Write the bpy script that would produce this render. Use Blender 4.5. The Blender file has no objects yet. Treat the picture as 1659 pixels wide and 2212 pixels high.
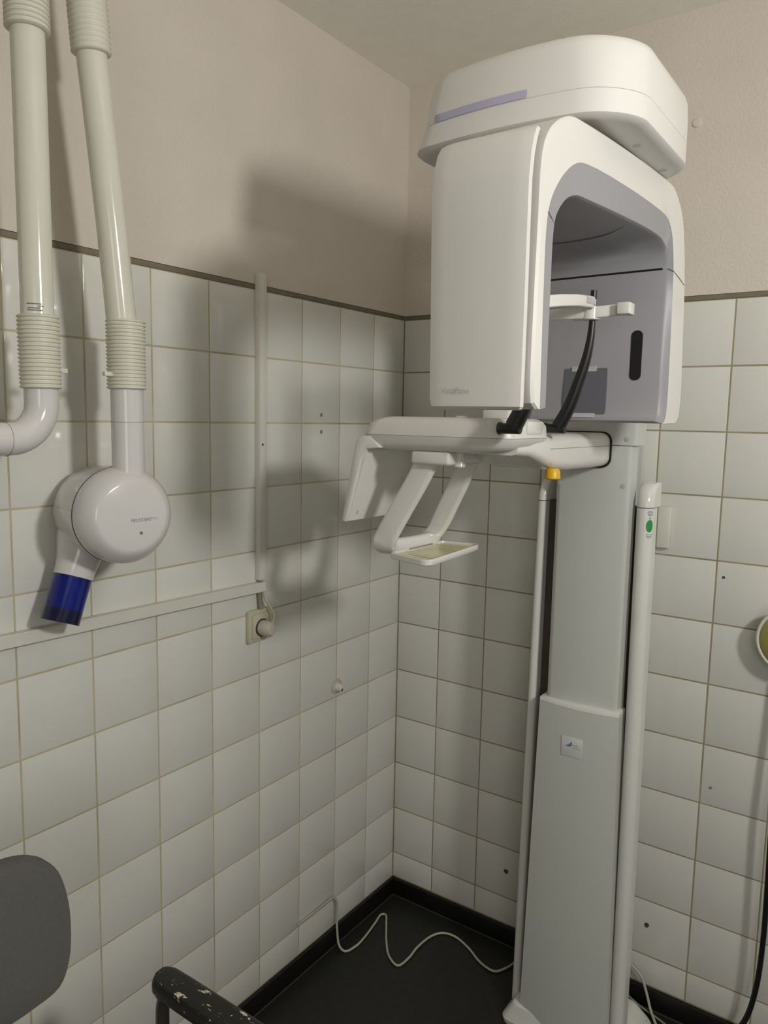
import bpy, bmesh, math, random
from mathutils import Vector, Matrix
random.seed(7)
PI = math.pi
SC = bpy.context.scene
COL = SC.collection

# ---------------------------------------------------------------- camera
cam_d = bpy.data.cameras.new('camera')
cam_d.sensor_fit = 'HORIZONTAL'; cam_d.sensor_width = 36.0; cam_d.lens = 35.686
cam_d.clip_start = 0.02; cam_d.clip_end = 50
cam = bpy.data.objects.new('camera', cam_d); COL.objects.link(cam)
YAW, PIT, ROL = 0.6092, -0.1229, 0.0195
fw = Vector((-math.sin(YAW)*math.cos(PIT), math.cos(YAW)*math.cos(PIT), math.sin(PIT)))
rr = Vector((math.cos(YAW), math.sin(YAW), 0)); uu = rr.cross(fw)
r2 = rr*math.cos(ROL) + uu*math.sin(ROL); u2 = -rr*math.sin(ROL) + uu*math.cos(ROL)
cam.matrix_world = Matrix(((r2.x, u2.x, -fw.x, 1.2585), (r2.y, u2.y, -fw.y, -1.8902), (r2.z, u2.z, -fw.z, 1.5036), (0, 0, 0, 1)))
SC.camera = cam
# ---------------------------------------------------------------- world, lamps, exposure
W = bpy.data.worlds.new('world'); SC.world = W; W.use_nodes = True
W.node_tree.nodes['Background'].inputs[0].default_value = (0.9, 0.87, 0.8, 1)
W.node_tree.nodes['Background'].inputs[1].default_value = 0.0
def area(name, loc, target, sx, sy, power, color, roll=0):
    l = bpy.data.lights.new(name, 'AREA'); l.shape = 'RECTANGLE'; l.size = sx; l.size_y = sy; l.energy = power; l.color = color
    o = bpy.data.objects.new(name, l); COL.objects.link(o); o.location = loc
    d = Vector(target) - Vector(loc)
    o.rotation_euler = d.to_track_quat('-Z', 'Y').to_euler(); return o
pl = bpy.data.lights.new('wall_lamp', 'AREA'); pl.shape = 'ELLIPSE'; pl.size = .19; pl.size_y = .20; pl.energy = 12.2; pl.color = (1, 0.995, 0.975)
plo = bpy.data.objects.new('wall_lamp', pl); COL.objects.link(plo); plo.location = (2.1, -1.32, 1.97)
plo.rotation_euler = (Vector((.3, -.75, 1.66))-plo.location).to_track_quat('-Z', 'Y').to_euler()
sl = bpy.data.lights.new('small_wall_lamp', 'POINT'); sl.energy = .5; sl.shadow_soft_size = .028
slo = bpy.data.objects.new('small_wall_lamp', sl); COL.objects.link(slo); slo.location = (1.42, -.06, 1.72)
area('added_fill', (2.5, -3.5, 1.5), (2.3, 0, 1.8), 1.1, 1.2, 10.5, (0.97, 0.995, 1.0))  # unseen area light, added as fill to lift ceiling and shadows
SC.view_settings.view_transform = 'Standard'; SC.view_settings.look = 'None'
SC.view_settings.gamma = 1; SC.view_settings.use_curve_mapping = False
SC.view_settings.exposure = 0.4

# ---------------------------------------------------------------- materials
def lin(c):
    return tuple(((v/255)/12.92 if v/255 <= .04045 else ((v/255+.055)/1.055)**2.4) for v in c)
def mat(name, rgb, rough=.5, metal=0, var=.06, scale=18, bump=0, bscale=200, spec=.5, trans=0, coat=0, ior=1.5):
    m = bpy.data.materials.new(name); m.use_nodes = True
    nt = m.node_tree; b = nt.nodes['Principled BSDF']
    c = lin(rgb)
    tc = nt.nodes.new('ShaderNodeTexCoord'); n = nt.nodes.new('ShaderNodeTexNoise')
    n.inputs['Scale'].default_value = scale; n.inputs['Detail'].default_value = 4
    nt.links.new(tc.outputs['Object'], n.inputs['Vector'])
    rp = nt.nodes.new('ShaderNodeValToRGB')
    rp.color_ramp.elements[0].position = .3; rp.color_ramp.elements[1].position = .7
    rp.color_ramp.elements[0].color = tuple(v*(1-var) for v in c)+(1,)
    rp.color_ramp.elements[1].color = tuple(min(1, v*(1+var)) for v in c)+(1,)
    nt.links.new(n.outputs['Fac'], rp.inputs['Fac']); nt.links.new(rp.outputs['Color'], b.inputs['Base Color'])
    b.inputs['Roughness'].default_value = rough; b.inputs['Metallic'].default_value = metal
    b.inputs['Specular IOR Level'].default_value = spec; b.inputs['Transmission Weight'].default_value = trans
    b.inputs['Coat Weight'].default_value = coat; b.inputs['IOR'].default_value = ior
    if bump:
        n2 = nt.nodes.new('ShaderNodeTexNoise'); n2.inputs['Scale'].default_value = bscale; n2.inputs['Detail'].default_value = 3
        nt.links.new(tc.outputs['Object'], n2.inputs['Vector'])
        bp = nt.nodes.new('ShaderNodeBump'); bp.inputs['Strength'].default_value = bump; bp.inputs['Distance'].default_value = .004
        nt.links.new(n2.outputs['Fac'], bp.inputs['Height']); nt.links.new(bp.outputs['Normal'], b.inputs['Normal'])
    return m
M = {}
M['paint'] = mat('wall_paint', (212, 202, 190), .8, var=.03, scale=6, bump=.35, bscale=140)
M['ceil'] = mat('ceiling_paint', (248, 244, 233), .85, var=.02, bump=.2, bscale=160)
M['tile'] = mat('glazed_tile', (218, 217, 208), .09, var=.006, scale=5, bump=.004, bscale=14)
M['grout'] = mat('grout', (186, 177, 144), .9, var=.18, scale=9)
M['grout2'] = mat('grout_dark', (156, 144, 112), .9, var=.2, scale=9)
M['trimdark'] = mat('edge_trim', (124, 113, 97), .6, var=.1)
M['black_floor'] = mat('dark_vinyl', (31, 31, 28), .5, var=.25, scale=60)
M['skirt'] = mat('black_skirting', (17, 16, 15), .45, var=.15)
M['weld'] = mat('floor_weld', (70, 66, 58), .6)
M['white'] = mat('white_enamel', (215, 212, 205), .38, var=.012, scale=6)
M['gloss'] = mat('white_gloss', (217, 214, 207), .16, var=.012, scale=6)
M['column'] = mat('white_column', (196, 197, 190), .4, var=.012, scale=6)
M['alu'] = mat('coated_profile', (217, 215, 208), .25, var=.012)
M['grey'] = mat('grey_plastic', (149, 147, 150), .42, var=.015, scale=8)
M['greydk'] = mat('dark_grey_label', (98, 100, 108), .45, var=.03)
M['violet'] = mat('violet_strip', (176, 172, 196), .4, var=.03)
M['black'] = mat('black_plastic', (20, 20, 20), .38, var=.1)
M['void'] = mat('black_void', (8, 8, 9), .7, var=.1)
M['seam'] = mat('seam_dark', (60, 58, 55), .8)  # dark tone for the cap joints and the socket well
M['gap'] = mat('column_interior', (84, 75, 66), .6, var=.1)
M['tape'] = mat('clear_tape', (184, 182, 182), .4)
M['yellow'] = mat('yellow_button', (222, 172, 20), .35)
M['pad'] = mat('yellowed_tray_pad', (212, 206, 158), .22, var=.06)
M['text'] = mat('grey_print', (146, 143, 136), .6)
M['textdk'] = mat('dark_print', (112, 108, 112), .6)
M['green'] = mat('green_sticker', (40, 140, 60), .5, var=.15, scale=300)
M['blueink'] = mat('blue_ink', (104, 110, 150), .6)
M['logo_blue'] = mat('logo_blue', (66, 130, 178), .5)
M['paper'] = mat('sticker_paper', (206, 206, 201), .5)
M['cream'] = mat('cream_arm_enamel', (214, 211, 196), .13, var=.015)
M['head'] = mat('tubehead_enamel', (212, 208, 204), .14, var=.012)
M['bellow'] = mat('cream_rubber', (212, 210, 192), .45, var=.02)
M['blue'] = mat('blue_acrylic', (18, 58, 205), .06, var=.12, scale=30, trans=.8)
M['bluein'] = mat('inner_blue', (14, 34, 120), .3, var=.2, scale=40)
M['bluedk'] = mat('navy_band', (9, 13, 50), .15, var=.15)
M['purple'] = mat('indigo_seal', (56, 50, 92), .4)
M['pvc'] = mat('white_pvc', (214, 211, 200), .4, var=.015)
M['socket'] = mat('aged_cream_plastic', (190, 186, 160), .4, var=.05)
M['plug'] = mat('pale_grey_plug', (190, 182, 170), .45)
M['sleeve'] = mat('brown_sleeve', (136, 126, 104), .7)
M['cord'] = mat('pale_cord', (178, 178, 160), .5)
M['cordgrey'] = mat('grey_cord', (140, 136, 122), .5)
M['hole'] = mat('plug_hole', (72, 70, 66), .8, var=.2)
M['fabric'] = mat('grey_upholstery', (95, 93, 89), .9, var=.08, scale=260, bump=.3, bscale=700)
M['tube'] = mat('grey_steel_tube', (96, 92, 84), .35, metal=.6)
M['dome'] = mat('yellowed_dome', (150, 142, 84), .35, var=.08)
def chipped():
    m = mat('chipped_black', (26, 25, 23), .42, var=.1)
    nt = m.node_tree; b = nt.nodes['Principled BSDF']
    old = b.inputs['Base Color'].links[0].from_socket
    tc = nt.nodes.new('ShaderNodeTexCoord'); mp = nt.nodes.new('ShaderNodeMapping')
    mp.inputs['Scale'].default_value = (38, 75, 75)
    n = nt.nodes.new('ShaderNodeTexNoise'); n.inputs['Scale'].default_value = 1; n.inputs['Detail'].default_value = 5; n.inputs['Roughness'].default_value = .65
    nt.links.new(tc.outputs['Object'], mp.inputs[0]); nt.links.new(mp.outputs[0], n.inputs['Vector'])
    r = nt.nodes.new('ShaderNodeValToRGB'); r.color_ramp.elements[0].position = .612; r.color_ramp.elements[1].position = .627
    nt.links.new(n.outputs['Fac'], r.inputs['Fac'])
    mx = nt.nodes.new('ShaderNodeMix'); mx.data_type = 'RGBA'
    nt.links.new(r.outputs['Color'], mx.inputs['Factor']); nt.links.new(old, mx.inputs[6])
    mx.inputs[7].default_value = lin((205, 200, 170))+(1,)
    nt.links.new(mx.outputs[2], b.inputs['Base Color']); return m
M['chip'] = chipped()

# ---------------------------------------------------------------- object helpers (geometry in world coordinates)
ROOT = {}
def origin(p):
    while p is not None and p.parent is not None: p = p.parent
    return p.location.copy() if p is not None else Vector((0, 0, 0))
def finish(name, me, m, parent=None, smooth=30):
    if parent is not None: me.transform(Matrix.Translation(-origin(parent)))
    me.materials.clear(); me.materials.append(M[m])
    if smooth:
        me.polygons.foreach_set('use_smooth', [True]*len(me.polygons)); me.set_sharp_from_angle(angle=math.radians(smooth))
    o = bpy.data.objects.new(name, me); COL.objects.link(o)
    if parent is not None: o.parent = parent
    return o
def obj(name, bm, m, parent=None, smooth=30):
    bmesh.ops.recalc_face_normals(bm, faces=bm.faces[:])
    me = bpy.data.meshes.new(name); bm.to_mesh(me); bm.free()
    return finish(name, me, m, parent, smooth)
def thing(name, label, cat, loc, group=None):
    o = bpy.data.objects.new(name, None); COL.objects.link(o); o.location = loc; o.empty_display_size = .05
    o['label'] = label; o['category'] = cat
    if group: o['group'] = group
    return o
def tag(o, label, cat, group=None):
    o['label'] = label; o['category'] = cat
    if group: o['group'] = group
    return o
def struct(o):
    o['kind'] = 'structure'; return o
def bevel_all(bm, w, seg=2, sharp=40):
    if w <= 0: return
    es = [e for e in bm.edges if len(e.link_faces) == 2 and e.calc_face_angle(0) > math.radians(sharp)]
    bmesh.ops.bevel(bm, geom=es, offset=w, segments=seg, affect='EDGES', profile=.5, clamp_overlap=True)
def box_bm(a, b, bev=0, seg=2, bm=None):
    bm2 = bmesh.new()
    bmesh.ops.create_cube(bm2, size=1)
    for v in bm2.verts:
        v.co = Vector(((a[i]+b[i])/2 + v.co[i]*abs(b[i]-a[i])) for i in range(3))
    bevel_all(bm2, bev, seg)
    if bm is None: return bm2
    return join(bm, bm2)
def join(bm, bm2):
    me = bpy.data.meshes.new('tmp'); bm2.to_mesh(me); bm2.free(); bm.from_mesh(me); bpy.data.meshes.remove(me); return bm
def box(name, a, b, m, parent=None, bev=.002, seg=2): return obj(name, box_bm(a, b, bev, seg), m, parent)
def loft_bm(loops, cap0=True, cap1=True, closed=True, bm=None):
    bm = bm or bmesh.new()
    vs = [[bm.verts.new(p) for p in L] for L in loops]
    n = len(loops[0])
    for a, b in zip(vs, vs[1:]):
        for i in range(n if closed else n-1):
            j = (i+1) % n
            bm.faces.new((a[i], a[j], b[j], b[i]))
    if cap0: bm.faces.new(vs[0][::-1])
    if cap1: bm.faces.new(vs[-1])
    return bm
def prism_bm(poly, frame, d0, d1, bev=0, seg=2):
    # poly in 2D; frame = function (a, b, d) -> point
    bm = loft_bm([[frame(a, b, d0) for a, b in poly], [frame(a, b, d1) for a, b in poly]])
    bmesh.ops.recalc_face_normals(bm, faces=bm.faces[:]); bevel_all(bm, bev, seg); return bm
def catmull(pts, n=6, closed=False):
    P = [Vector(p) for p in pts]; out = []
    m = len(P)
    rng = range(m if closed else m-1)
    for i in rng:
        p1, p2 = P[i], P[(i+1) % m]
        p0 = P[i-1] if (i > 0 or closed) else p1*2-p2
        p3 = P[(i+2) % m] if (i+2 < m or closed) else p2*2-p1
        t0 = 0; t1 = t0+max(1e-6, (p1-p0).length)**.5; t2 = t1+max(1e-6, (p2-p1).length)**.5; t3 = t2+max(1e-6, (p3-p2).length)**.5
        for k in range(n):
            t = t1+(t2-t1)*k/n
            A1 = p0*((t1-t)/(t1-t0))+p1*((t-t0)/(t1-t0)); A2 = p1*((t2-t)/(t2-t1))+p2*((t-t1)/(t2-t1)); A3 = p2*((t3-t)/(t3-t2))+p3*((t-t2)/(t3-t2))
            B1 = A1*((t2-t)/(t2-t0))+A2*((t-t0)/(t2-t0)); B2 = A2*((t3-t)/(t3-t1))+A3*((t-t1)/(t3-t1))
            out.append(B1*((t2-t)/(t2-t1))+B2*((t-t1)/(t2-t1)))
    if not closed: out.append(P[-1])
    return out
def frames(path):
    P = [Vector(p) for p in path]; T = []
    for i in range(len(P)):
        T.append((P[min(i+1, len(P)-1)]-P[max(i-1, 0)]).normalized())
    a = Vector((0, 0, 1)) if abs(T[0].z) < .9 else Vector((1, 0, 0))
    n = (a-T[0]*a.dot(T[0])).normalized(); out = []
    for i, t in enumerate(T):
        n = (n-t*n.dot(t)).normalized(); out.append((P[i], t, n, t.cross(n)))
    return out
def tube_bm(path, r, seg=10, bm=None, up=None, rx=None):
    L = []
    F = frames(path)
    for i, (p, t, n, b) in enumerate(F):
        if up is not None:
            n = (Vector(up)-t*Vector(up).dot(t)).normalized(); b = t.cross(n)
        ri = r[i] if isinstance(r, (list, tuple)) else r
        rb = (rx[i] if isinstance(rx, (list, tuple)) else rx) if rx is not None else ri
        L.append([p+n*ri*math.cos(2*PI*k/seg)+b*rb*math.sin(2*PI*k/seg) for k in range(seg)])
    return loft_bm(L, bm=bm)
def tube(name, path, r, m, parent=None, seg=10, **k): return obj(name, tube_bm(path, r, seg, **k), m, parent, 50)
def rrect(w, h, r, n=5):
    out = []
    for cx, cy, a0 in ((w/2-r, h/2-r, 0), (-w/2+r, h/2-r, 90), (-w/2+r, -h/2+r, 180), (w/2-r, -h/2+r, 270)):
        for k in range(n+1):
            a = math.radians(a0+90*k/n); out.append((cx+r*math.cos(a), cy+r*math.sin(a)))
    return out
def ribbon_bm(path, w, t, up, r=None, n=3):
    # flat bar of width w (along up) and thickness t swept along a path
    sec = rrect(w, t, r or min(w, t)*.45, n); L = []
    for p, tt, nn, bb in frames(path):
        a = (Vector(up)-tt*Vector(up).dot(tt)).normalized(); b = tt.cross(a)
        L.append([p+a*x+b*y for x, y in sec])
    return loft_bm(L)
def lathe_bm(prof, p0, axis, seg=40):
    # prof: list of (distance along axis, radius)
    A = Vector(axis).normalized(); h = Vector((0, 0, 1)) if abs(A.z) < .9 else Vector((1, 0, 0))
    n = (h-A*h.dot(A)).normalized(); b = A.cross(n); P = Vector(p0)
    L = [[P+A*d+(n*math.cos(2*PI*k/seg)+b*math.sin(2*PI*k/seg))*max(r, 1e-5) for k in range(seg)] for d, r in prof]
    return loft_bm(L)
def lathe(name, prof, p0, axis, m, parent=None, seg=40, sm=35): return obj(name, lathe_bm(prof, p0, axis, seg), m, parent, sm)
def text(name, body, origin_p, right, up, height, m, parent, shear=0, sx=1, extrude=.0002, spacing=1, thin=-.018):
    cu = bpy.data.curves.new('txt', 'FONT'); cu.body = body; cu.size = 1; cu.shear = shear; cu.space_character = spacing; cu.offset = thin; cu.resolution_u = 2
    t = bpy.data.objects.new('txt', cu); COL.objects.link(t)
    dg = bpy.context.evaluated_depsgraph_get(); me = bpy.data.meshes.new_from_object(t.evaluated_get(dg))
    bpy.data.objects.remove(t); bpy.data.curves.remove(cu)
    R = Vector(right).normalized(); U = Vector(up).normalized(); N = R.cross(U)
    for v in me.vertices:
        x, y = v.co.x, v.co.y
        v.co = Vector(origin_p)+R*x*height*1.4*sx+U*y*height*1.4+N*extrude
    me.name = name
    return finish(name, me, m, parent, 0)

# ================================================================ the room
RX, RY, RZ = 3.9, -3.6, 2.425
Z0, P = 1.7863, 0.15          # top of the tiling, tile pitch
AL, AR = 0.1492, 0.1440       # first tile beside the corner on the left and on the back wall
NL, NR = 20, 16
floor = struct(box('floor', (-.1, RY-.1, -.08), (RX+.1, .1, 0), 'black_floor', bev=0))
ceiling = struct(box('ceiling', (-.1, RY-.1, RZ), (RX+.1, .1, RZ+.08), 'ceil', bev=0))
wall_left = struct(box('wall_left', (-.1, RY, 0), (-.007, 0, RZ), 'paint', bev=0))
wall_back = struct(box('wall_back', (-.1, .007, 0), (RX, .1, RZ), 'paint', bev=0))
wall_right = struct(box('wall_right', (RX, RY, 0), (RX+.1, .1, RZ), 'ceil', bev=0))
wall_front = struct(box('wall_front', (-.1, RY-.1, 0), (RX+.1, RY, RZ), 'ceil', bev=0))
YE = -(AL+P*(NL-1)); XE = AR+P*(NR-1)
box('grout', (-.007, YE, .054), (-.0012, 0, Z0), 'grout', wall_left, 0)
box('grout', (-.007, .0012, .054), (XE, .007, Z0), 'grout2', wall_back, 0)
# painted plaster stands flush with the tiling above and beyond it
box('plaster', (-.007, RY, Z0+.012), (0, 0, RZ), 'paint', wall_left, 0)
box('plaster', (-.007, RY, .054), (0, YE-.003, Z0+.012), 'paint', wall_left, 0)
box('plaster', (0, 0, Z0+.012), (RX, .007, RZ), 'paint', wall_back, 0)
box('plaster', (XE+.003, 0, .054), (RX, .007, Z0+.012), 'paint', wall_back, 0)
struct(box('trim_1', (-.0065, YE, Z0+.0005), (-.0008, -.001, Z0+.0115), 'trimdark', bev=.001))
struct(box('trim_2', (.001, .0008, Z0+.0005), (XE, .0065, Z0+.0115), 'trimdark', bev=.001))
G = .0032
def tile_mesh(w, h, axis):
    bm = box_bm((-w/2+G/2, -h/2+G/2, 0), (w/2-G/2, h/2-G/2, .006), 0)
    es = [e for e in bm.edges if e.verts[0].co.z > .005 and e.verts[1].co.z > .005]
    bmesh.ops.bevel(bm, geom=es, offset=.0013, segments=2, affect='EDGES', profile=.5)
    R = Matrix(((0, 0, 1), (1, 0, 0), (0, 1, 0))) if axis == 'x' else Matrix(((1, 0, 0), (0, 0, -1), (0, 1, 0)))
    for v in bm.verts: v.co = R @ v.co
    bmesh.ops.recalc_face_normals(bm, faces=bm.faces[:])
    me = bpy.data.meshes.new('tile'); bm.to_mesh(me); bm.free(); me.materials.append(M['tile'])
    me.polygons.foreach_set('use_smooth', [True]*len(me.polygons)); me.set_sharp_from_angle(angle=math.radians(25)); return me
cache = {}
for axis, n, first, wall in (('x', NL, AL, wall_left), ('y', NR, AR, wall_back)):
    for k in range(12):
        h = P if k < 11 else Z0-11*P-.056
        zc = Z0-k*P-h/2
        for i in range(n):
            w = first if i == 0 else P
            c = w/2 if i == 0 else first+P*(i-.5)
            key = (axis, w, round(h, 4))
            if key not in cache: cache[key] = tile_mesh(w, h, axis)
            o = bpy.data.objects.new('tile', cache[key]); COL.objects.link(o); o.parent = wall
            j = random.uniform(-.0002, .0002); a1, a2 = random.gauss(0, .0006), random.gauss(0, .0006)
            if axis == 'x': o.location = (-.0062+j, -c, zc); o.rotation_euler = (0, a1, a2)
            else: o.location = (c, .0062+j, zc); o.rotation_euler = (a1, 0, a2)
# skirting and the welded edge of the floor sheet
struct(box('baseboard_left', (0, RY, 0), (.010, 0, .054), 'skirt', bev=.002))
struct(box('baseboard_back', (.010, -.010, 0), (RX, 0, .054), 'skirt', bev=.002))
struct(box('trim_3', (.010, RY, 0), (.0135, -.010, .003), 'weld', bev=.001))
struct(box('trim_4', (.0135, -.0135, 0), (RX, -.010, .003), 'weld', bev=.001))
# old drill holes and a filled patch in the back wall
def blot(p, r, m, parent, nrm=(0, -1, 0)):
    A = Vector(nrm); prof = [(0, r), (.0008, r*.9), (.0009, 0)]
    bm = lathe_bm(prof, p, A, 12)
    for v in bm.verts:
        d = v.co-Vector(p); v.co += d*random.uniform(-.25, .25)
    return obj('drill_hole', bm, m, parent, 0)
for p, r, m in (((.911, 0, 1.149), .0036, 'hole'), ((.392, 0, .217), .0068, 'hole'), ((.790, 0, .220), .0062, 'hole'), ((.917, 0, .632), .0035, 'sleeve')):
    o = blot(p, r, m, wall_back); o['label'] = 'dark drilled hole'
o = lathe('filled_patch', [(0, .011), (.003, .009), (.004, .004), (.003, 0)], (.783, 0, 2.181), (0, -1, 0), 'paint', wall_back, 16)
for y, z in ((-.375, 1.508), (-.375, 1.465)):
    o = lathe('drill_hole', [(0, .005), (.0006, .0045), (.0007, 0)], (0, y, z), (1, 0, 0), 'sleeve', wall_left, 12)

# ================================================================ panoramic X-ray machine
mc = thing('panoramic_xray_machine', 'tall white panoramic dental X-ray machine with grey-lined C-arm, standing in the tiled corner', 'x-ray machine', (.67, -.16, 0))
# base plate with sloped shoulders
def fl(x0, x1, y0, y1, z, r):
    cx, cy = (x0+x1)/2, (y0+y1)/2
    return [(cx+a, cy+b, z) for a, b in rrect(x1-x0, y1-y0, r)]
obj('base_plate', loft_bm([fl(.518, .835, -.272, -.06, 0, .022), fl(.516, .837, -.274, -.058, .012, .022), fl(.522, .830, -.27, -.06, .022, .02), fl(.540, .80, -.262, -.07, .052, .016), fl(.548, .79, -.255, -.075, .056, .016)]), 'alu', mc)
for x in (.818, .53):
    lathe('floor_bolt', [(0, .009), (.004, .009), (.005, .006), (.002, .005), (.002, 0)], (x, -.085, .022), (0, 0, 1), 'cordgrey', mc, 12)
box('rear_housing', (.585, -.19, .03), (.735, -.016, 1.30), 'column', mc, .004)
box('rear_housing', (.585, -.19, 1.30), (.712, -.016, 1.90), 'column', mc, .004)
box('column_channel', (.552, -.195, .05), (.768, -.17, 1.32), 'gap', mc, .002)
# moving inner column, its upper carriage and screw caps
def colsec(x0, x1, yf, yb, z, c):
    return [(x0, yb, z), (x0, yf+c, z), (x0+.006, yf+.004, z), (x0+.014, yf, z), (x1-.010, yf, z), (x1-.003, yf+.003, z), (x1, yf+c*.6, z), (x1+.003, yb, z)]
obj('inner_column', loft_bm([colsec(.588, .756, -.25, -.21, z, .012) for z in (.84, 1.4535)]), 'column', mc)
obj('carriage_cover', loft_bm([colsec(.588, .766, -.251, -.195, z, .012) for z in (1.4555, 1.93)]), 'column', mc)
for p in ((.599, -.25, 1.368), (.742, -.25, 1.367), (.745, -.251, 1.468)):
    lathe('screw_cap', [(-.001, .0055), (.0006, .0055), (.0009, .0045), (.0009, 0)], p, (0, -1, 0), 'tape', mc, 16)
# lower fixed cover: bowed front, slight taper
def lowsec(z, grow=0, yf=0):
    t = (z-.03)/.83; x0 = .560+.017*t-grow; x1 = .779-.015*t+grow
    pts = [(x0, -.21, z)]
    for k in range(9):
        s = k/8; pts.append((x0+(x1-x0)*s, -.2545-yf-.013*math.sin(PI*s)**.8, z))
    return pts+[(x1, -.21, z)]
obj('lower_cover', loft_bm([lowsec(.03), lowsec(.45), lowsec(.852)]), 'column', mc, 40)
obj('cover_lip', loft_bm([lowsec(.852, .0005, .0005), lowsec(.859, 0, -.001), lowsec(.862, -.004, -.006)]), 'alu', mc, 40)
# logo sticker
stk = box('logo_sticker', (.640, -.2684, .738), (.690, -.2668, .784), 'paper', mc, .0003)
obj('logo_mark', prism_bm([(.650, .7625), (.6585, .7675), (.6655, .7755), (.6645, .7640), (.658, .7615)], lambda a, b, d: (a, d, b), -.2688, -.2682), 'logo_blue', stk)
text('logo_lettering', 'DÜRR', (.6665, -.2685, .7650), (1, 0, 0), (0, 0, 1), .0046, 'textdk', stk, sx=.8)
text('logo_lettering', 'DENTAL', (.6665, -.2685, .7585), (1, 0, 0), (0, 0, 1), .0046, 'textdk', stk, sx=.8)
# rounded side profiles with end caps
def half(x0, x1, yf, yb, z, s=1, n=10):
    cx = (x0+x1)/2; r = (x1-x0)/2*s
    pts = [(cx+r, yb, z)]
    for k in range(n+1):
        a = PI*k/n; pts.append((cx+r*math.cos(a), yf+r-(r*math.sin(a))-(0 if s == 1 else 0)+(1-s)*.0, z))
    pts.append((cx-r, yb, z)); return pts
for (x0, x1, yf, ztop) in ((.767, .803, -.240, 1.322), (.5345, .5540, -.222, 1.318)):
    sp = obj('side_profile', loft_bm([half(x0+.010*(x0 > .7)-.014*(x0 < .7), x1+.006*(x0 > .7)-.012*(x0 < .7), yf, yf+.045, .03), half(x0, x1, yf, yf+.045, ztop)]), 'alu', mc, 35)
    L = []
    for k in range(9):
        a = PI/2*k/8; s = .55+.45*math.cos(a)
        y = yf+.040*(1-math.cos(a)); cx = (x0+x1)/2; r = (x1-x0)/2+.0008
        z = ztop+.001+.052*math.sin(a)
        L.append([(cx+r, yf+.064, z)]+[(cx+r*math.cos(PI*j/10), y+r-r*math.sin(PI*j/10), z) for j in range(11)]+[(cx-r, yf+.064, z)])
    obj('end_cap', loft_bm(L), 'gloss', sp, 50)
    tube('cap_seam', [(x1+.0004, yf+.046, ztop+.0005), (x1+.0004, yf+.022, ztop+.0005)]+[((x0+x1)/2+((x1-x0)/2+.0004)*math.cos(PI*j/10), yf+(x1-x0)/2-((x1-x0)/2+.0004)*math.sin(PI*j/10), ztop+.0005) for j in range(11)], .0007, 'seam', sp, 6)
    if x0 > .7:
        cx, r = (x0+x1)/2, (x1-x0)/2
        def on(s, z, e=.0012):   # point on the round face; s = arc length from the front
            a = s/r; return Vector((cx+(r+e)*math.sin(a), yf+r-(r+e)*math.cos(a), z))
        def patch_strips(pts, e=.0012):     # rows across, so that the sticker follows the round face
            bm = bmesh.new(); n = len(pts)//2
            up = [bm.verts.new(on(a, b, e)) for a, b in pts[:n+1]]; lo = [bm.verts.new(on(a, b, e)) for a, b in [pts[0]]+pts[:n-1:-1]]
            for i in range(n):
                q = [up[i], up[i+1], lo[i+1], lo[i]]
                try: bm.faces.new(q)
                except ValueError: pass
            bmesh.ops.remove_doubles(bm, verts=bm.verts[:], dist=1e-6); return bm
        def patch(pts, e=.0012):
            bm = bmesh.new(); bm.faces.new([bm.verts.new(on(a, b, e)) for a, b in pts]); return bm
        s0 = .016; st = obj('radiation_sticker', patch_strips([(s0+a*.62, 1.284+b) for a, b in [(.0125*math.cos(2*PI*k/20), .0135*math.sin(2*PI*k/20)) for k in range(20)]]), 'green', sp, 60)
        bm = bmesh.new()
        for z, w in ((1.3155, .010), (1.3125, .013), (1.3095, .011), (1.3065, .009), (1.2645, .013), (1.2610, .012), (1.2580, .009)):
            q = [on(s0-w/2, z), on(s0+w/2, z), on(s0+w/2, z+.0012), on(s0-w/2, z+.0012)]; bm.faces.new([bm.verts.new(p) for p in q])
        q = [on(s0-.0018, 1.3025), on(s0+.0018, 1.3025), on(s0+.0005, 1.2985), on(s0-.0005, 1.2985)]; bm.faces.new([bm.verts.new(p) for p in q])
        obj('sticker_print', bm, 'blueink', st, 0)['kind'] = 'stuff'

# ---- overhead housing
def shr(z, x0, x1, yf, yb, r, bow, n=8):
    pts = []
    cs = ((x1-r, yb-r, 0, r), (x0+r, yb-r, 90, r), (x0+r*.55, yf+r*.55, 180, r*.55), (x1-r, yf+r, 270, r))
    for cx, cy, a0, q in cs:
        for k in range(n+1):
            a = math.radians(a0+90*k/n); pts.append([cx+q*math.cos(a), cy+q*math.sin(a)])
    # subdivide the front run so it can bow outwards
    out = []
    for i, p in enumerate(pts):
        out.append(p)
        if i == 3*(n+1)-1:
            q = pts[i+1]
            for k in range(1, 8): out.append([p[0]+(q[0]-p[0])*k/8, p[1]+(q[1]-p[1])*k/8])
    res = []
    for x, y in out:
        t = max(0, min(1, (x-x0)/(x1-x0))); w = max(0, min(1, (yb-.1-y)/.15))
        s = max(0, min(1, (y-yf)/(yb-yf)))
        res.append((x+.012*math.sin(PI*s)*(1 if x > (x0+x1)/2 else 0), y-bow*math.sin(PI*t)*w, z))
    return res
rim = obj('housing_rim', loft_bm([shr(1.914, .578, .890, -.826, -.515, .06, .016), shr(1.9145, .566, .900, -.838, -.505, .066, .017), shr(1.919, .561, .905, -.843, -.50, .07, .018), shr(1.950, .573, .905, -.841, -.50, .072, .018)]), 'white', mc, 40)
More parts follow.
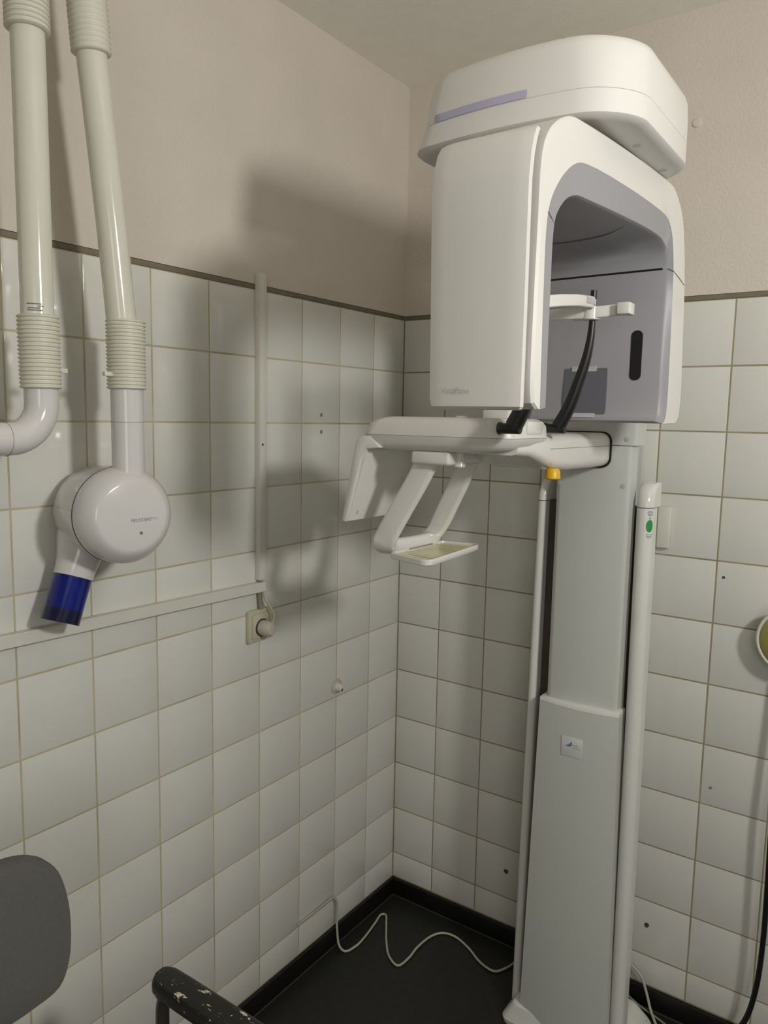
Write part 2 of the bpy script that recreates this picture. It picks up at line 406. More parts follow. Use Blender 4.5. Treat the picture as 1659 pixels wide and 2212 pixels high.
hs = obj('overhead_housing', loft_bm([shr(1.9495, .5745, .9035, -.8395, -.501, .072, .018), shr(1.9504, .5740, .9042, -.8402, -.5005, .072, .018), shr(1.9510, .5735, .905, -.841, -.50, .072, .018), shr(1.985, .579, .904, -.840, -.495, .074, .018), shr(2.010, .584, .902, -.838, -.492, .076, .018), shr(2.021, .589, .898, -.833, -.495, .076, .018), shr(2.0275, .598, .888, -.824, -.505, .074, .017), shr(2.0305, .612, .872, -.81, -.52, .07, .015)]), 'white', mc, 40)
# violet inlay on the curved front
fr = [p for p in shr(1.951, .5735, .905, -.8415, -.50, .072, .018)]
def front_y(x, z):
    t = (z-1.951)/.034; L0 = shr(1.951, .5735, .905, -.841, -.50, .072, .018)[26:36]; 
    best = None
    for a, b in zip(L0, L0[1:]):
        if a[0] <= x <= b[0] or b[0] <= x <= a[0]:
            best = a[1]+(b[1]-a[1])*(x-a[0])/(b[0]-a[0]+1e-9)
    return (best if best is not None else -.841)+.002*max(0, t)
bm = bmesh.new(); rows = []
XS = [.603+(.768-.603)*k/16 for k in range(17)]
for z in (1.9512, 1.9625):
    rows.append([(x, front_y(x, z)-.0012, z) for x in XS])
loft_bm(rows, False, False, False, bm)
obj('inlay_strip', bm, 'violet', hs, 40)
for p in ((.842, -.755, 1.914), (.875, -.70, 1.914), (.877, -.565, 1.914)):
    lathe('screw_recess', [(-.001, .006), (.0008, .006), (.001, .004), (.0002, 0)], p, (0, 0, -1), 'tape', rim, 14)
box('overhead_arm', (.590, -.55, 1.931), (.765, -.10, 2.012), 'white', mc, .012, 3)
lathe('swivel_joint', [(0, .075), (.02, .075)], (.735, -.68, 1.898), (0, 0, 1), 'white', mc, 32)

# ---- C-arm (local: u along the arm, v to the right, z up)
TH = math.radians(2.5)
CU = Vector((math.sin(TH), math.cos(TH), 0)); CV = Vector((math.cos(TH), -math.sin(TH), 0)); C0 = Vector((.853, -.92, 0))
def ca(u, v, z): return C0+CU*u+CV*v+Vector((0, 0, z))
OUT = [(-.046, 1.5185), (-.055, 1.522), (-.060, 1.533), (-.061, 1.66), (-.059, 1.748), (-.057, 1.82), (-.049, 1.849), (-.029, 1.873), (.017, 1.897), (.060, 1.903), (.400, 1.915), (.455, 1.909), (.505, 1.872), (.536, 1.785), (.553, 1.66), (.562, 1.540), (.552, 1.510), (.530, 1.503)]
INA = [(-.036, 1.5185), (-.040, 1.661), (-.039, 1.752), (-.031, 1.780), (-.003, 1.815), (.038, 1.843), (.075, 1.852), (.375, 1.859), (.425, 1.853), (.452, 1.832), (.467, 1.795), (.475, 1.740), (.482, 1.62), (.483, 1.530), (.476, 1.510), (.466, 1.503)]
INB = [(-.022, 1.5185), (-.023, 1.663), (-.020, 1.756), (-.011, 1.774), (.014, 1.796), (.043, 1.807), (.075, 1.810), (.360, 1.821), (.402, 1.816), (.426, 1.803), (.438, 1.779), (.4395, 1.74), (.4398, 1.62), (.440, 1.530), (.435, 1.510), (.426, 1.503)]
INB = [(u+.019+.011*max(0, u)/.45, z+.003) for u, z in INB]
def cr(pts, n): return [(p.x, p.y) for p in catmull([Vector((a, b, 0)) for a, b in pts], n)]
NA = 6
# same number of samples on each contour: resample by length
def resample(pts, n):
    L = [0]
    for a, b in zip(pts, pts[1:]): L.append(L[-1]+math.hypot(b[0]-a[0], b[1]-a[1]))
    out = []; j = 0
    for i in range(n):
        s = L[-1]*i/(n-1)
        while j < len(L)-2 and L[j+1] < s: j += 1
        t = (s-L[j])/(L[j+1]-L[j]); out.append((pts[j][0]+(pts[j+1][0]-pts[j][0])*t, pts[j][1]+(pts[j+1][1]-pts[j][1])*t))
    return out
oA = cr(INA, NA); oB = cr(INB, NA); oO = resample(cr(OUT, NA), len(oA))
def vleft(u): return -(.146+.130*max(0, min(1, (u+.06)/.52)))
def bev_in(u, z, d):       # pull a contour point toward the body centre line
    cu, cz = .25, 1.60; dx, dz = cu-u, cz-z; l = math.hypot(dx, dz); return (u+dx/l*d, z+dz/l*d)
O1 = [bev_in(u, z, .0035) for u, z in oO]
rings = [[ca(u, -.001, z) for u, z in oA], [ca(u, 0, z) for u, z in O1], [ca(u, -.0035, z) for u, z in oO], [ca(u, vleft(u), z) for u, z in oO], [ca(u, vleft(u)-.001, z) for u, z in oA]]
bm = loft_bm(rings, False, False, False)
n0 = len(oA)
bm.verts.ensure_lookup_table()
for e in (0, n0-1):
    bm.faces.new([bm.verts[k*n0+e] for k in range(5)])
arch = obj('c_arm_shell', bm, 'white', mc, 35)
rings = [[ca(u, -.001, z) for u, z in oA], [ca(u, -.003, z) for u, z in [((a[0]*.8+b[0]*.2), (a[1]*.8+b[1]*.2)) for a, b in zip(oA, oB)]], [ca(u, -.009, z) for u, z in oB], [ca(u, -.014, z) for u, z in [bev_in(u, z, .003) for u, z in oB]], [ca(u, vleft(u)+.012, z) for u, z in [bev_in(u, z, .003) for u, z in oB]], [ca(u, vleft(u)-.001, z) for u, z in oA]]
bm = loft_bm(rings, False, False, False); bm.verts.ensure_lookup_table()
for e in (0, n0-1): bm.faces.new([bm.verts[k*n0+e] for k in range(6)])
liner = obj('c_arm_liner', bm, 'grey', mc, 35)
tube('liner_seam', [ca(u, v, z) for u, v, z in oA and [(-.0385, .0004, 1.7655), (-.0035, -.0085, 1.7605)]], .00045, 'textdk', liner, 6)
# underside recess ring and seam of the vault
vs = [(.675, -.526), (.692, -.467), (.737, -.468), (.797, -.518), (.846, -.571)]
# front cover of the detector leg
YC = -.997
def covsec(z, x0, x1, t=.011, dy=0, ins=0):
    x0 += ins; x1 -= ins; y0 = YC+dy+ins*.6; L = []
    for k in range(13):
        q = k/12; L.append((x0+(x1-x0)*q, y0-.003*math.sin(PI*q)+(.0015 if k in (0, 12) else 0), z))
    return L+[(x1, YC+dy+t, z), (x0, YC+dy+t, z)]
CZ = [(1.5165, .718, .838, .004, .004), (1.5175, .713, .840, .002, .002), (1.521, .7095, .841, 0, 0), (1.532, .7065, .841, 0, 0), (1.65, .7045, .841, 0, 0), (1.75, .7025, .8405, 0, 0), (1.80, .702, .8405, 0, 0), (1.83, .702, .8405, .004, 0), (1.850, .703, .8405, .010, 0), (1.860, .705, .8400, .016, 0), (1.8655, .709, .8395, .022, .001), (1.868, .714, .839, .027, .003)]
cover = obj('detector_cover', loft_bm([covsec(z, x0, x1, .011, dy, i) for z, x0, x1, dy, i in CZ]), 'white', mc, 35)
text('product_lettering', 'VistaPano', (.7275, YC-.0034, 1.5375), (1, .01, 0), (0, 0, 1), .0082, 'text', cover, sx=.93, extrude=.0004)
box('detector_mount', (.722, YC+.010, 1.54), (.815, -.965, 1.84), 'white', mc, .003)
# tube-head face features; the face is the rear run of the liner
from mathutils.bvhtree import BVHTree
bpy.context.view_layer.update()
bvh = BVHTree.FromPolygons([v.co+mc.location for v in liner.data.vertices], [p.vertices[:] for p in liner.data.polygons])
def face(x, z=1.60):   # y of the head face at world x, z
    h = bvh.ray_cast(Vector((x, -.72, z)), Vector((0, 1, 0)))[0]; return h.y if h else -.46
def facebox(name, x0, x1, z0, z1, m, parent, t=.0015, r=0, sink=.004):
    sec = rrect(x1-x0, z1-z0, r or .0005, 4); cx, cz = (x0+x1)/2, (z0+z1)/2
    bm = prism_bm(sec, lambda a, b, d: (cx+a, face(cx+a, cz+b)-d, cz+b), -sink, t); return obj(name, bm, m, parent)
facebox('collimator_slot', .8055, .8265, 1.582, 1.6725, 'void', liner, .0012, .0095)
lab = facebox('warning_plate', .677, .763, 1.519, 1.606, 'greydk', liner, .0012, .003)
facebox('tape_strip', .692, .742, 1.600, 1.6095, 'tape', lab, .0026)
facebox('tape_strip', .690, .743, 1.512, 1.5205, 'tape', lab, .0026)
tube('head_seam', [(x, face(x, 1.7785), 1.7785) for x in [.60+.0255*k for k in range(11)]], .0019, 'void', liner, 6)
tube('head_seam', [ca(.4655, -.0095, 1.7785), ca(.4695, -.0005, 1.774), ca(.505, .0003, 1.766), ca(.536, .0003, 1.758)], .0006, 'textdk', liner, 6)
lathe('vault_plug', [(0, .006), (.001, .006), (.0012, 0)], (.80, -.83, 1.8125), (0, 0, -1), 'greydk', liner, 14)
tube('vault_seam', [(x, y, 1.8205+.0) for x, y in [(p.x, p.y) for p in catmull([Vector((.62, -.60, 0)), Vector((.675, -.560, 0)), Vector((.73, -.555, 0)), Vector((.79, -.575, 0)), Vector((.842, -.625, 0))], 6)]], .0010, 'textdk', liner, 6)

# ---- patient arm and positioning table
def armsec(y, x0, x1, z0, z1, r=.016):
    cx, cz = (x0+x1)/2, (z0+z1)/2; return [(cx+a, y, cz+b) for a, b in rrect(x1-x0, z1-z0, r, 5)]
arm = obj('support_arm', loft_bm([armsec(-.25, .590, .7105, 1.408, 1.481, .020), armsec(-.32, .590, .711, 1.408, 1.481, .020), armsec(-.47, .575, .711, 1.409, 1.481, .020), armsec(-.53, .565, .711, 1.413, 1.480, .019), armsec(-.58, .560, .710, 1.422, 1.479, .017), armsec(-.615, .556, .709, 1.433, 1.478, .014), armsec(-.65, .553, .707, 1.441, 1.477, .012), armsec(-.70, .55, .702, 1.444, 1.474, .012)]), 'gloss', mc, 50)
obj('arm_gasket', loft_bm([armsec(-.249, .5875, .7135, 1.4045, 1.4835, .021), armsec(-.256, .5875, .7135, 1.4045, 1.4835, .021)]), 'void', mc)
tube('arm_seam', [(.7113, -.26, 1.4535), (.7113, -.58, 1.4535)], .0005, 'text', arm, 5)
lathe('emergency_button', [(0, .0105), (.004, .0135), (.018, .0145), (.020, .012), (.020, 0)], (.7045, -.55, 1.4165), (0, 0, -1), 'yellow', mc, 24)
def tabsec(z, dx0, dx1, dy, r=.03):
    x0, x1, y0, y1 = .412-dx0, .712-dx1, -.748+dy, -.578-dy
    cx, cy = (x0+x1)/2, (y0+y1)/2; return [(cx+a, cy+b, z) for a, b in rrect(x1-x0, y1-y0, r, 6)]
tb = obj('table_upper_shell', loft_bm([tabsec(1.4735, .012, 0, 0), tabsec(1.494, 0, .002, .001), tabsec(1.500, -.008, .006, .004), tabsec(1.5055, -.03, .014, .010, .026), tabsec(1.5070, -.045, .022, .018, .02)]), 'white', mc, 40)
obj('table_lower_shell', loft_bm([tabsec(1.473, .0115, .0005, .0005), tabsec(1.460, 0, .006, .003), tabsec(1.452, -.01, .020, .008), tabsec(1.447, -.02, .045, .016, .03), tabsec(1.4455, -.03, .07, .03, .03)]), 'white', mc, 40)
for x, y in ((.535, -.60), (.62, -.63)):
    lathe('key_button', [(0, .013), (.003, .013), (.0045, .010), (.0045, 0)], (x, y, 1.506), (0, 0, 1), 'gloss', tb, 20)
box('bite_block_holder', (.603, -.645, 1.505), (.655, -.60, 1.528), 'gloss', mc, .004)
box('chin_rest', (.700, -.690, 1.480), (.7145, -.622, 1.5035), 'gloss', mc, .004)
# end shell sloping down from the left end of the table
sl = [(.425, 1.471), (.408, 1.4705), (.394, 1.462), (.378, 1.39), (.362, 1.306), (.372, 1.304), (.388, 1.36), (.405, 1.425), (.418, 1.446), (.45, 1.449)]
obj('end_shell', prism_bm(sl, lambda a, b, d: (a, d, b), -.748, -.566, .003), 'white', mc, 40)
es = obj('splash_plate', loft_bm([[(.370, -.742, 1.307), (.374, -.742, 1.306), (.374, -.570, 1.306), (.370, -.570, 1.307)], [(.412, -.742, 1.452), (.418, -.742, 1.450), (.418, -.570, 1.450), (.412, -.570, 1.452)]]), 'gloss', mc)
for y in (-.72, -.60):
    lathe('screw_cap', [(0, .004), (.001, .004), (.0012, 0)], (.3785, y, 1.322), (.96, 0, -.27), 'tape', es, 14)
# handle frame below the table
hp = [(.535, -.715, 1.432), (.500, -.716, 1.372), (.452, -.718, 1.285)] 
path = catmull([(.537, -.712, 1.440), (.512, -.714, 1.392), (.480, -.717, 1.337), (.450, -.718, 1.286), (.440, -.714, 1.268), (.440, -.700, 1.260), (.445, -.68, 1.259), (.456, -.64, 1.260), (.463, -.615, 1.262), (.468, -.598, 1.266), (.474, -.588, 1.277), (.487, -.584, 1.302), (.505, -.583, 1.340), (.528, -.582, 1.388), (.545, -.582, 1.432)], 4)
L = []
for i, (p, t, n, b) in enumerate(frames(path)):
    a = (Vector((1, 0, .12))-t*Vector((1, 0, .12)).dot(t)).normalized(); q = t.cross(a)
    s = i/(len(path)-1); wd = .046 if s < .3 else (.046-.016*min(1, (s-.3)/.15) if s < .55 else .030+.012*min(1, max(0, (s-.6)/.2)))
    L.append([p+a*x+q*y for x, y in rrect(wd, .016+.014*max(0, min(1, (.24-abs(s-.49))/.08)), .0075, 4)])
hf = obj('handle_frame', loft_bm(L), 'gloss', mc, 60)
box('handle_mount', (.508, -.735, 1.422), (.588, -.60, 1.4465), 'white', mc, .006, 3)
lathe('release_knob', [(0, .008), (.012, .009), (.026, .0115), (.028, .010), (.028, 0)], (.590, -.70, 1.447), (0, 0, -1), 'gloss', mc, 18)
# fold-out tray on the cross bar
def fillet(poly, rads, n=5):
    out = []
    for i, (p, r) in enumerate(zip(poly, rads)):
        P_, A_, B_ = Vector(p), Vector(poly[i-1]), Vector(poly[(i+1) % len(poly)])
        a = P_+(A_-P_).normalized()*r; b = P_+(B_-P_).normalized()*r
        for k in range(n+1):
            t = k/n; q = a*(1-t)**2+P_*2*t*(1-t)+b*t*t; out.append((q.x, q.y))
    return out
TC = fillet([(.478, -.752), (.578, -.780), (.560, -.548), (.478, -.560)], (.010, .022, .020, .010))
cxy = (.523, -.660)
def ins(s, z): return [(cxy[0]+(x-cxy[0])*s, cxy[1]+(y-cxy[1])*s, z) for x, y in TC]
tray = obj('tray_frame', loft_bm([ins(.97, 1.247), ins(1, 1.249), ins(1, 1.257), ins(.985, 1.2585), ins(.93, 1.2585), ins(.91, 1.2525), ins(.5, 1.2520)]), 'gloss', mc, 40)
obj('tray_pad', loft_bm([ins(.905, 1.2522), ins(.89, 1.2545), ins(.72, 1.2540), ins(.6, 1.2526)]), 'pad', tray, 40)
obj('tray_window', loft_bm([ins(.60, 1.2530), ins(.45, 1.2534)]), 'pad', tray, 40)
box('tray_hinge', (.468, -.70, 1.246), (.486, -.60, 1.256), 'gloss', tray, .003)
tube('hinge_slot', [(.4815, -.69, 1.2572), (.4815, -.605, 1.2572)], .0012, 'text', tray, 6)
# temple supports: tapered black rods on hinge pins
def pin(y): return lathe('hinge_pin', [(-.003, .0105), (-.001, .0105), (0, .0085), (.034, .0085), (.035, .0070), (.035, .0035), (.034, 0)], (.7035, y, 1.4905), (1, 0, 0), 'black', mc, 20)
for y0, lean in ((-.585, 0), (-.770, -.012)):
    pr = catmull([(.7265, y0, 1.495), (.744, y0+lean*.1, 1.529), (.758, y0+lean*.3, 1.569), (.770, y0+lean*.6, 1.609), (.7765, y0+lean*.8, 1.645), (.7785, y0+lean, 1.680), (.7785, y0+lean, 1.728)], 5)
    if lean: pr = [Vector((p.x-.016*max(0, (p.z-1.52))/.2, p.y, p.z)) for p in pr]
    n = len(pr); rad = [(.0128 if not lean else .0145)-.0074*min(1, i/(n*.8)) for i in range(n)]
    rb = tube('temple_rod', pr, rad, 'black', mc, 14)
    h = pin(y0)
# forehead bar between the rods, with its clip
bar = obj('forehead_bar', ribbon_bm([(.776, -.790, 1.682), (.782, -.74, 1.6905), (.786, -.68, 1.6985), (.788, -.622, 1.7035), (.786, -.606, 1.704)], .0190, .006, (0, 0, 1)), 'gloss', mc, 50)
obj('clip_insert', ribbon_bm([(.7905, -.648, 1.7035), (.7902, -.606, 1.7045)], .0105, .0022, (0, 0, 1)), 'tape', bar, 50)
# temple pad arm with collar on the far rod
ta = obj('temple_pad_arm', ribbon_bm(catmull([(.690, -.588, 1.690), (.735, -.600, 1.689), (.762, -.600, 1.689), (.79, -.597, 1.6895), (.823, -.588, 1.692), (.846, -.580, 1.693)], 4), .0195, .005, (0, 0, 1)), 'white', mc, 50)
lathe('rod_collar', [(0, .0150), (.001, .0165), (.0215, .0165), (.0225, .0150)], (.7765, -.588, 1.6775), (0, 0, 1), 'gloss', ta, 28)
box('collar_block', (.741, -.603, 1.6785), (.775, -.574, 1.699), 'gloss', ta, .004)
box('temple_pad', (.826, -.604, 1.683), (.847, -.574, 1.7025), 'gloss', ta, .002)

# ================================================================ wall-hung dental X-ray arm (left)
ax = thing('dental_xray_arm', 'cream jointed dental X-ray arm with round tubehead and blue cone against the left wall', 'x-ray arm', (.2, -1.2, 1.0))
def bellows(p0, p1, r, n, parent):
    prof = [(0, r*.86)]; Lg = (Vector(p1)-Vector(p0)).length
    for k in range(n):
        a = Lg*k/n; prof += [(a+Lg/n*.12, r*.925), (a+Lg/n*.38, r), (a+Lg/n*.62, r), (a+Lg/n*.88, r*.925)]
    prof.append((Lg, r*.86))
    return lathe('bellows', prof, p0, Vector(p1)-Vector(p0), 'bellow', parent, 36, 50)
PR = .0332
# rear post and elbow
p1 = tube('arm_tube', [(.2, -1.256, 1.60), (.2, -1.256, 1.85), (.2, -1.256, 2.06)], .0228, 'cream', ax, 32)
bellows((.2, -1.2545, 1.536), (.2, -1.2555, 1.642), .0292, 18, ax)
bellows((.2, -1.256, 2.028), (.2, -1.256, 2.16), .0300, 20, ax)
el = [(.2, -1.2545, 1.56), (.2, -1.2545, 1.53)]
for k in range(13):
    a = PI/2*k/12; el.append((.2, -1.2545-.052*(1-math.cos(a)), 1.515-.052*math.sin(a)))
el += [(.2, -1.36, 1.4625), (.2, -1.41, 1.462)]
tube('elbow_tube', el, .0238, 'head', ax, 32)
tube('elbow_seam', [(.2+.0241*math.cos(2*PI*k/24), -1.312, 1.4628+.0241*math.sin(2*PI*k/24)) for k in range(25)], .0004, 'text', ax, 5)
# wall post carrying the whole arm, just outside on the left
tube('wall_post', [(.12, -1.405, 1.44), (.12, -1.405, 2.20)], .036, 'cream', ax, 32)
obj('wall_bracket', box_bm((.0508, -1.47, 1.36), (.12, -1.34, 1.50), .012, 3), 'head', ax)
tube('post_spigot', [(.12, -1.405, 1.38), (.12, -1.405, 1.46)], .034, 'head', ax, 28)
tube('wall_spigot', [(.09, -1.405, 1.43), (.21, -1.405, 1.445)], .03, 'head', ax, 24)
tube('top_link', [(.12, -1.405, 2.18), (.16, -1.33, 2.19), (.2, -1.256, 2.17)], .033, 'cream', ax, 24)
# front tube leaning to the left, bellows and yoke tube
tube('arm_tube', [(.2, -1.1085, 1.60), (.2, -1.113, 1.652), (.2, -1.126, 1.784), (.2, -1.141, 1.917), (.2, -1.156, 2.044), (.2, -1.163, 2.12)], [.0236, .0234, .0230, .0226, .0224, .0222], 'cream', ax, 32)
bellows((.2, -1.1055, 1.541), (.2, -1.1055, 1.652), .0312, 19, ax)
bellows((.2, -1.155, 2.035), (.2, -1.166, 2.17), .0292, 18, ax)
tube('top_link', [(.2, -1.166, 2.16), (.2, -1.21, 2.20), (.2, -1.256, 2.16)], .021, 'cream', ax, 24)
tube('yoke_tube', [(.2, -1.1055, 1.36), (.2, -1.1055, 1.56)], .0258, 'head', ax, 36)
tube('yoke_seam', [(.2+.0260*math.cos(2*PI*k/24), -1.1055+.0260*math.sin(2*PI*k/24), 1.4885) for k in range(25)], .0004, 'text', ax, 5)
for y, s in ((-1.2555, 1), (-1.1055, -1)):
    box('stop_pin', (.196, y+s*.027-.001, 1.561), (.204, y+s*.043, 1.568), 'bellow', ax, .001)
# worn printed marks on the rear tube
bm = bmesh.new()
for z, a0, a1 in ((1.6555, -.62, .28), (1.6495, -.55, .20), (1.6465, -.60, .34), (1.6525, .05, .40)):
    q = []
    for k in range(9):
        a = a0+(a1-a0)*k/8; ang = math.radians(-32)+a; q.append((ang, z))
    lo = [(.2+.0230*math.cos(g), -1.256+.0230*math.sin(g), zz-.0008) for g, zz in q]; hi = [(x, y, zz+.0016) for x, y, zz in lo]
    loft_bm([lo, hi], False, False, False, bm)
obj('worn_marking', bm, 'textdk', p1, 0)
# tubehead: drum on a near-horizontal axis
HA = Vector((1, -.26, .03)).normalized(); HC = Vector((.1895, -1.1135, 1.3355))
rear = lathe('tubehead_rear', [(-.127, 0), (-.127, .057), (-.124, .066), (-.116, .0735), (-.098, .0790), (-.045, .0804), (-.0015, .0808)], HC, HA, 'head', ax, 64)
lathe('seal_ring', [(-.0015, .0804), (-.0015, .0815), (.0012, .0815), (.0012, .0804)], HC, HA, 'purple', ax, 64)
front = lathe('tubehead_front', [(.0012, .0808), (.006, .0808), (.017, .0795), (.029, .0735), (.039, .0665), (.0435, .0610), (.0455, .0575), (.0465, .054), (.0470, 0)], HC, HA, 'head', ax, 64)
FR = Vector((0, 0, 1)).cross(HA).normalized(); FU = HA.cross(FR)
FC = HC+HA*.0472
text('product_lettering', 'HELIODENT', FC-FR*.0035-FU*.0085, FR, FU, .0058, 'textdk', front, sx=.80, shear=.12, extrude=.0005)
text('product_lettering', 'PLUS', FC+FR*.0335-FU*.0060, FR, FU, .0034, 'text', front, sx=.9, shear=.12, extrude=.0005)
lathe('face_screw', [(0, .0026), (.0006, .0022), (.0003, 0)], FC+FR*.0135-FU*.0275, HA, 'textdk', front, 12)
# neck and blue cone
NA_ = Vector((.06, -.385, -.923)).normalized(); N0 = Vector((.098, -1.1175, 1.303))
lathe('cone_neck', [(0, .046), (.020, .0445), (.038, .040), (.055, .0352), (.072, .0330), (.086, .0322)], N0, NA_, 'head', ax, 48)
cn = lathe('blue_cone', [(.0862, .0268), (.0862, .0314), (.164, .0314), (.164, .0268)], N0, NA_, 'blue', ax, 48)
lathe('cone_sleeve', [(.0865, .0264), (.160, .0264), (.160, .0250), (.0865, .0250)], N0, NA_, 'bluein', cn, 40)
lathe('end_band', [(.142, .0315), (.142, .0317), (.1642, .0317), (.1642, .0315)], N0, NA_, 'bluedk', cn, 48)
lathe('neck_ring', [(.0858, .0320), (.0870, .0320), (.0870, .0314), (.0858, .0314)], N0, NA_, 'black', cn, 48)

ax.scale = (1.035, 1.035, 1.035); ax.location = (.155, -1.1723, .9825)
# ================================================================ wall fittings
def conduit(name, a, b, bev): return box_bm(a, b, bev)
v = tag(obj('cable_duct', box_bm((.0, -.6140, 1.118), (.016, -.5905, 1.822), .0015), 'pvc'), 'white vertical cable duct rising past the dark tile edge on the left wall', 'cable duct')
box('duct_cover', (.016, -.6120, 1.119), (.0172, -.5925, 1.821), 'pvc', v, .0008)
lathe('screw_hole', [(0, .003), (.0003, .003), (.0004, 0)], (.0173, -.606, 1.437), (1, 0, 0), 'hole', v, 10)
# long duct, dropping slightly towards the corner
def slant(y): return 1.100-.011*(y+1.227)/.632
h0, h1 = -2.6, -.595
bm = loft_bm([[(0, y, slant(y)), (.017, y, slant(y)), (.017, y, slant(y)+.0235), (0, y, slant(y)+.0235)] for y in (h0, h1)])
bmesh.ops.recalc_face_normals(bm, faces=bm.faces[:]); bevel_all(bm, .0015)
hd = tag(obj('cable_duct', bm, 'pvc'), 'long white horizontal cable duct below the blue cone on the left wall', 'cable duct')
bm = loft_bm([[(.017, y, slant(y)+.002), (.0185, y, slant(y)+.002), (.0185, y, slant(y)+.0215), (.017, y, slant(y)+.0215)] for y in (h0, h1-.001)])
obj('duct_cover', bm, 'pvc', hd)
# socket with plug
sk = thing('wall_socket', 'aged cream wall socket on the left wall tiles under the duct end', 'socket', (0, -.607, 1.008))
obj('frame', prism_bm([(-.607+a, 1.008+b) for a, b in rrect(.076, .078, .004)], lambda a, b, d: (d, a, b), 0, .010, .002), 'socket', sk)
obj('face_plate', prism_bm([(-.607+a, 1.008+b) for a, b in rrect(.056, .058, .003)], lambda a, b, d: (d, a, b), .009, .014, .0015), 'socket', sk)
lathe('contact_well', [(0, .0215), (.002, .0215), (.002, .0205)], (.0142, -.605, 1.003), (1, 0, 0), 'seam', sk, 28)
pg = thing('power_plug', 'round pale grey power plug pushed into the cream wall socket', 'plug', (.015, -.605, 1.003))
lathe('plug_body', [(0, .0185), (.012, .0190), (.026, .0175), (.032, .013), (.033, 0)], (.0165, -.605, 1.003), (1, 0, 0), 'plug', pg, 28)
lathe('strain_relief', [(0, .006), (.010, .005), (.011, .004)], (.036, -.599, 1.012), (.5, .45, .75), 'socket', pg, 14)
tag(tube('plug_cable', catmull([(.040, -.594, 1.020), (.038, -.588, 1.034), (.026, -.590, 1.052), (.014, -.595, 1.072), (.010, -.597, 1.092)], 5), .0030, 'cord', seg=8), 'short pale cable from the duct end down to the round plug', 'cable')
tag(tube('cable_sleeve', catmull([(.006, -.607, 1.091), (.006, -.605, 1.070), (.009, -.604, 1.046)], 4), .0055, 'sleeve', seg=10), 'short brown cable sleeve between the duct end and the cream socket', 'sleeve')
# capped pipe stub
ps = thing('pipe_stub', 'small white capped pipe stub on the lower left wall tiles', 'pipe stub', (0, -.300, .764))
lathe('flange', [(0, .0215), (.002, .021), (.004, .016)], (0, -.300, .768), (1, 0, 0), 'plug', ps, 24)
lathe('stub_cap', [(.003, .0125), (.010, .0125), (.014, .0105), (.020, .0100), (.022, .008), (.022, 0)], (0, -.300, .766), (1, 0, 0), 'pvc', ps, 20)
lathe('stub_screw', [(0, .0035), (.001, .003), (.001, 0)], (.0225, -.302, .762), (1, 0, 0), 'hole', ps, 10)
# small white box behind the machine
sb = thing('junction_box', 'small upright white junction box on the back wall beside the machine column', 'junction box', (.772, 0, 1.256))
box('box_body', (.757, -.016, 1.205), (.787, 0, 1.305), 'pvc', sb, .002)
box('box_lid', (.758, -.020, 1.206), (.786, -.0155, 1.304), 'pvc', sb, .002)
# round wall fitting at the right edge
rd = thing('wall_fitting', 'round yellowed disc with white rim on the back wall at the right edge', 'wall fitting', (1.065, 0, 1.035))
lathe('backplate', [(0, .045), (.04, .045)], (1.072, 0, 1.035), (0, -1, 0), 'pvc', rd, 32)
lathe('disc', [(.040, .070), (.052, .070), (.058, .062), (.061, .03), (.061, 0)], (1.072, 0, 1.035), (0, -1, 0), 'dome', rd, 48)
obj('rim', tube_bm([(1.072+.0725*math.cos(2*PI*k/40), -.050, 1.035+.0725*math.sin(2*PI*k/40)) for k in range(41)], .004, 8), 'pvc', rd, 60)
tag(tube('black_cable', catmull([(1.068, -.050, .955), (1.066, -.055, .80), (1.060, -.055, .62), (1.062, -.055, .47), (1.063, -.055, .33), (1.056, -.053, .20), (1.038, -.052, .11), (1.005, -.06, .05), (.96, -.075, .008), (.93, -.08, .006)], 6), .0062, 'black', seg=10), 'black cable hanging down the back wall to the floor at the right edge', 'cable')

# ================================================================ cords on the floor
tag(tube('pale_cord', catmull([(.003, -.462, .150), (.005, -.41, .149), (.006, -.355, .1495), (.008, -.315, .150), (.010, -.302, .138), (.013, -.300, .105), (.018, -.306, .055), (.032, -.312, .012), (.052, -.312, .0045), (.064, -.275, .0045), (.062, -.235, .0045), (.050, -.165, .0045), (.042, -.118, .0045), (.052, -.112, .0045), (.078, -.145, .0045), (.120, -.205, .0045), (.165, -.255, .0045), (.204, -.270, .0045), (.212, -.230, .0045), (.208, -.175, .0045), (.216, -.110, .0045), (.235, -.080, .0045), (.270, -.072, .0045), (.325, -.090, .0045), (.385, -.124, .0045), (.430, -.130, .0045), (.452, -.095, .0045), (.470, -.045, .0045), (.510, -.04, .0045)], 5), .0033, 'cord', seg=8), 'long pale cord snaking from the left wall across the dark floor to the machine', 'cord')
tag(tube('pale_cord', catmull([(.744, -.014, .113), (.750, -.0145, .111), (.788, -.017, .088), (.806, -.024, .055), (.822, -.036, .022), (.838, -.056, .0125), (.87, -.10, .005), (.90, -.18, .005)], 6), .0036, 'cord', seg=8), 'pale cord dropping over the skirting right of the machine base', 'cord')
tag(tube('grey_cord', catmull([(.746, -.019, .029), (.752, -.021, .026), (.790, -.028, .0135), (.840, -.034, .0048), (.90, -.06, .0048), (.97, -.10, .0048)], 6), .0030, 'cordgrey', seg=8), 'grey cord along the skirting foot right of the machine base', 'cord')

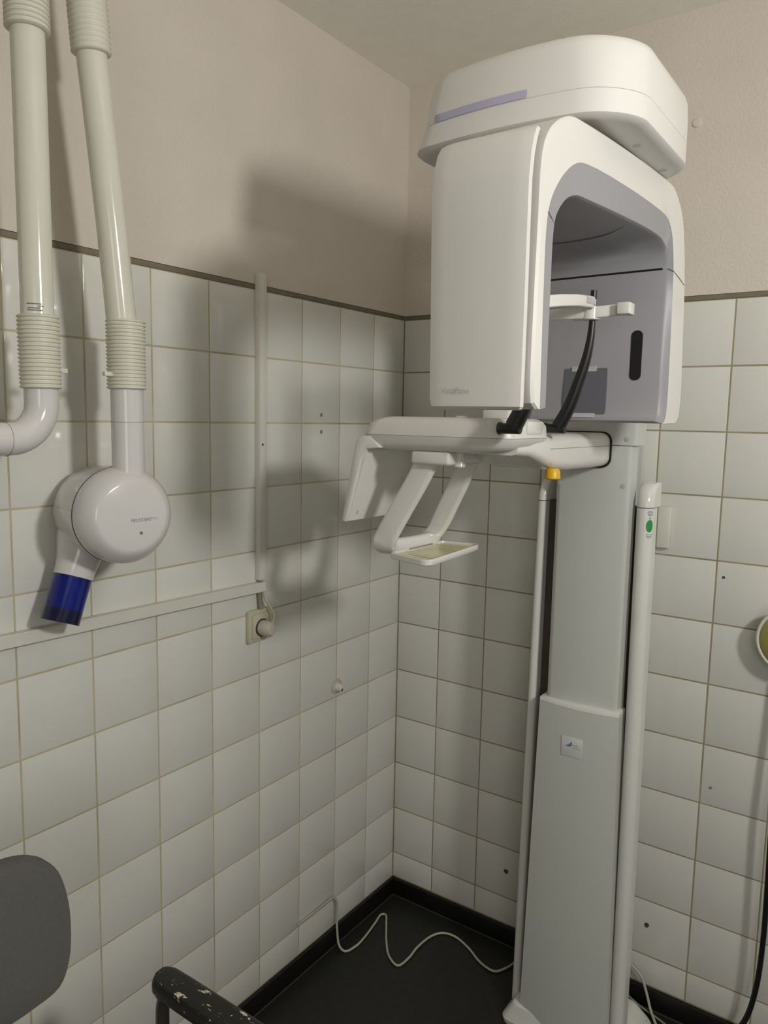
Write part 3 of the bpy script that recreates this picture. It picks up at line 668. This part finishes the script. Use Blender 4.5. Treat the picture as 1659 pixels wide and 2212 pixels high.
# ================================================================ chair in the lower left corner
ch = thing('armchair', 'grey upholstered chair with chipped black armrests by the left wall', 'chair', (.55, -1.5, 0))
yc = -1.5
ob = [(-1.399, .890), (-1.362, .885), (-1.333, .872), (-1.309, .842), (-1.298, .803), (-1.295, .755), (-1.301, .702), (-1.318, .671), (-1.362, .663), (-1.408, .662), (-1.5, .661)]
ob = [(-1.5, .893)]+ob
full = [(y, z) for y, z in ob]+[(2*yc-y, z) for y, z in ob[-2:0:-1]]
sm = [(p.x, p.y) for p in catmull([Vector((y, z, 0)) for y, z in full], 4, True)]
def backl(s, d):
    cy, cz = yc, .776; return [(.300-d+(z-.776)*-.04, cy+(y-cy)*s, cz+(z-cz)*s) for y, z in sm]
obj('backrest', loft_bm([backl(.9, .034), backl(.985, .030), backl(1, .02), backl(1, .010), backl(.985, .002), backl(.9, 0), backl(.6, -.002)]), 'fabric', ch, 50)
sec = [(x, y) for x, y in rrect(.46, .44, .07, 6)]
def seatl(s, z): return [(.55+x*s, yc+y*s, z) for x, y in sec]
obj('seat', loft_bm([seatl(.95, .425), seatl(1, .435), seatl(1, .465), seatl(.96, .48), seatl(.7, .487)]), 'fabric', ch, 50)
for s in (1, -1):
    y = yc+s*.302
    Lp = []
    for x, w in ((.372, .010), (.376, .016), (.385, .0195), (.41, .0205), (.55, .0205), (.66, .0205), (.675, .017), (.680, .010)):
        Lp.append([(x, y+a*w/.0205, .640+b+(0 if .38 < x < .67 else 0)) for a, b in rrect(.048, .031, .012, 4)])
    obj('armrest', loft_bm(Lp), 'chip', ch, 50)
    pth = catmull([(.405, y, .632), (.386, y, .622), (.378, y, .600), (.376, y, .56), (.376, y, .30), (.372, y, .06), (.371, y, .0)], 5)
    tube('leg', pth, .0105, 'tube', ch, 12)
    tube('leg', catmull([(.640, y, .632), (.672, y, .622), (.688, y, .59), (.690, y, .54), (.694, y, .30), (.70, y, .05), (.70, y, .0)], 5), .0105, 'tube', ch, 12)
    tube('side_rail', [(.376, y, .43), (.692, y, .43)], .0095, 'tube', ch, 12)
    tube('back_stay', catmull([(.36, yc+s*.05, .42), (.30, yc+s*.05, .44), (.272, yc+s*.05, .52), (.262, yc+s*.05, .72)], 5), .0095, 'tube', ch, 12)
for x in (.40, .66):
    tube('cross_rail', [(x, yc-.302, .42), (x, yc+.302, .42)], .0095, 'tube', ch, 12)
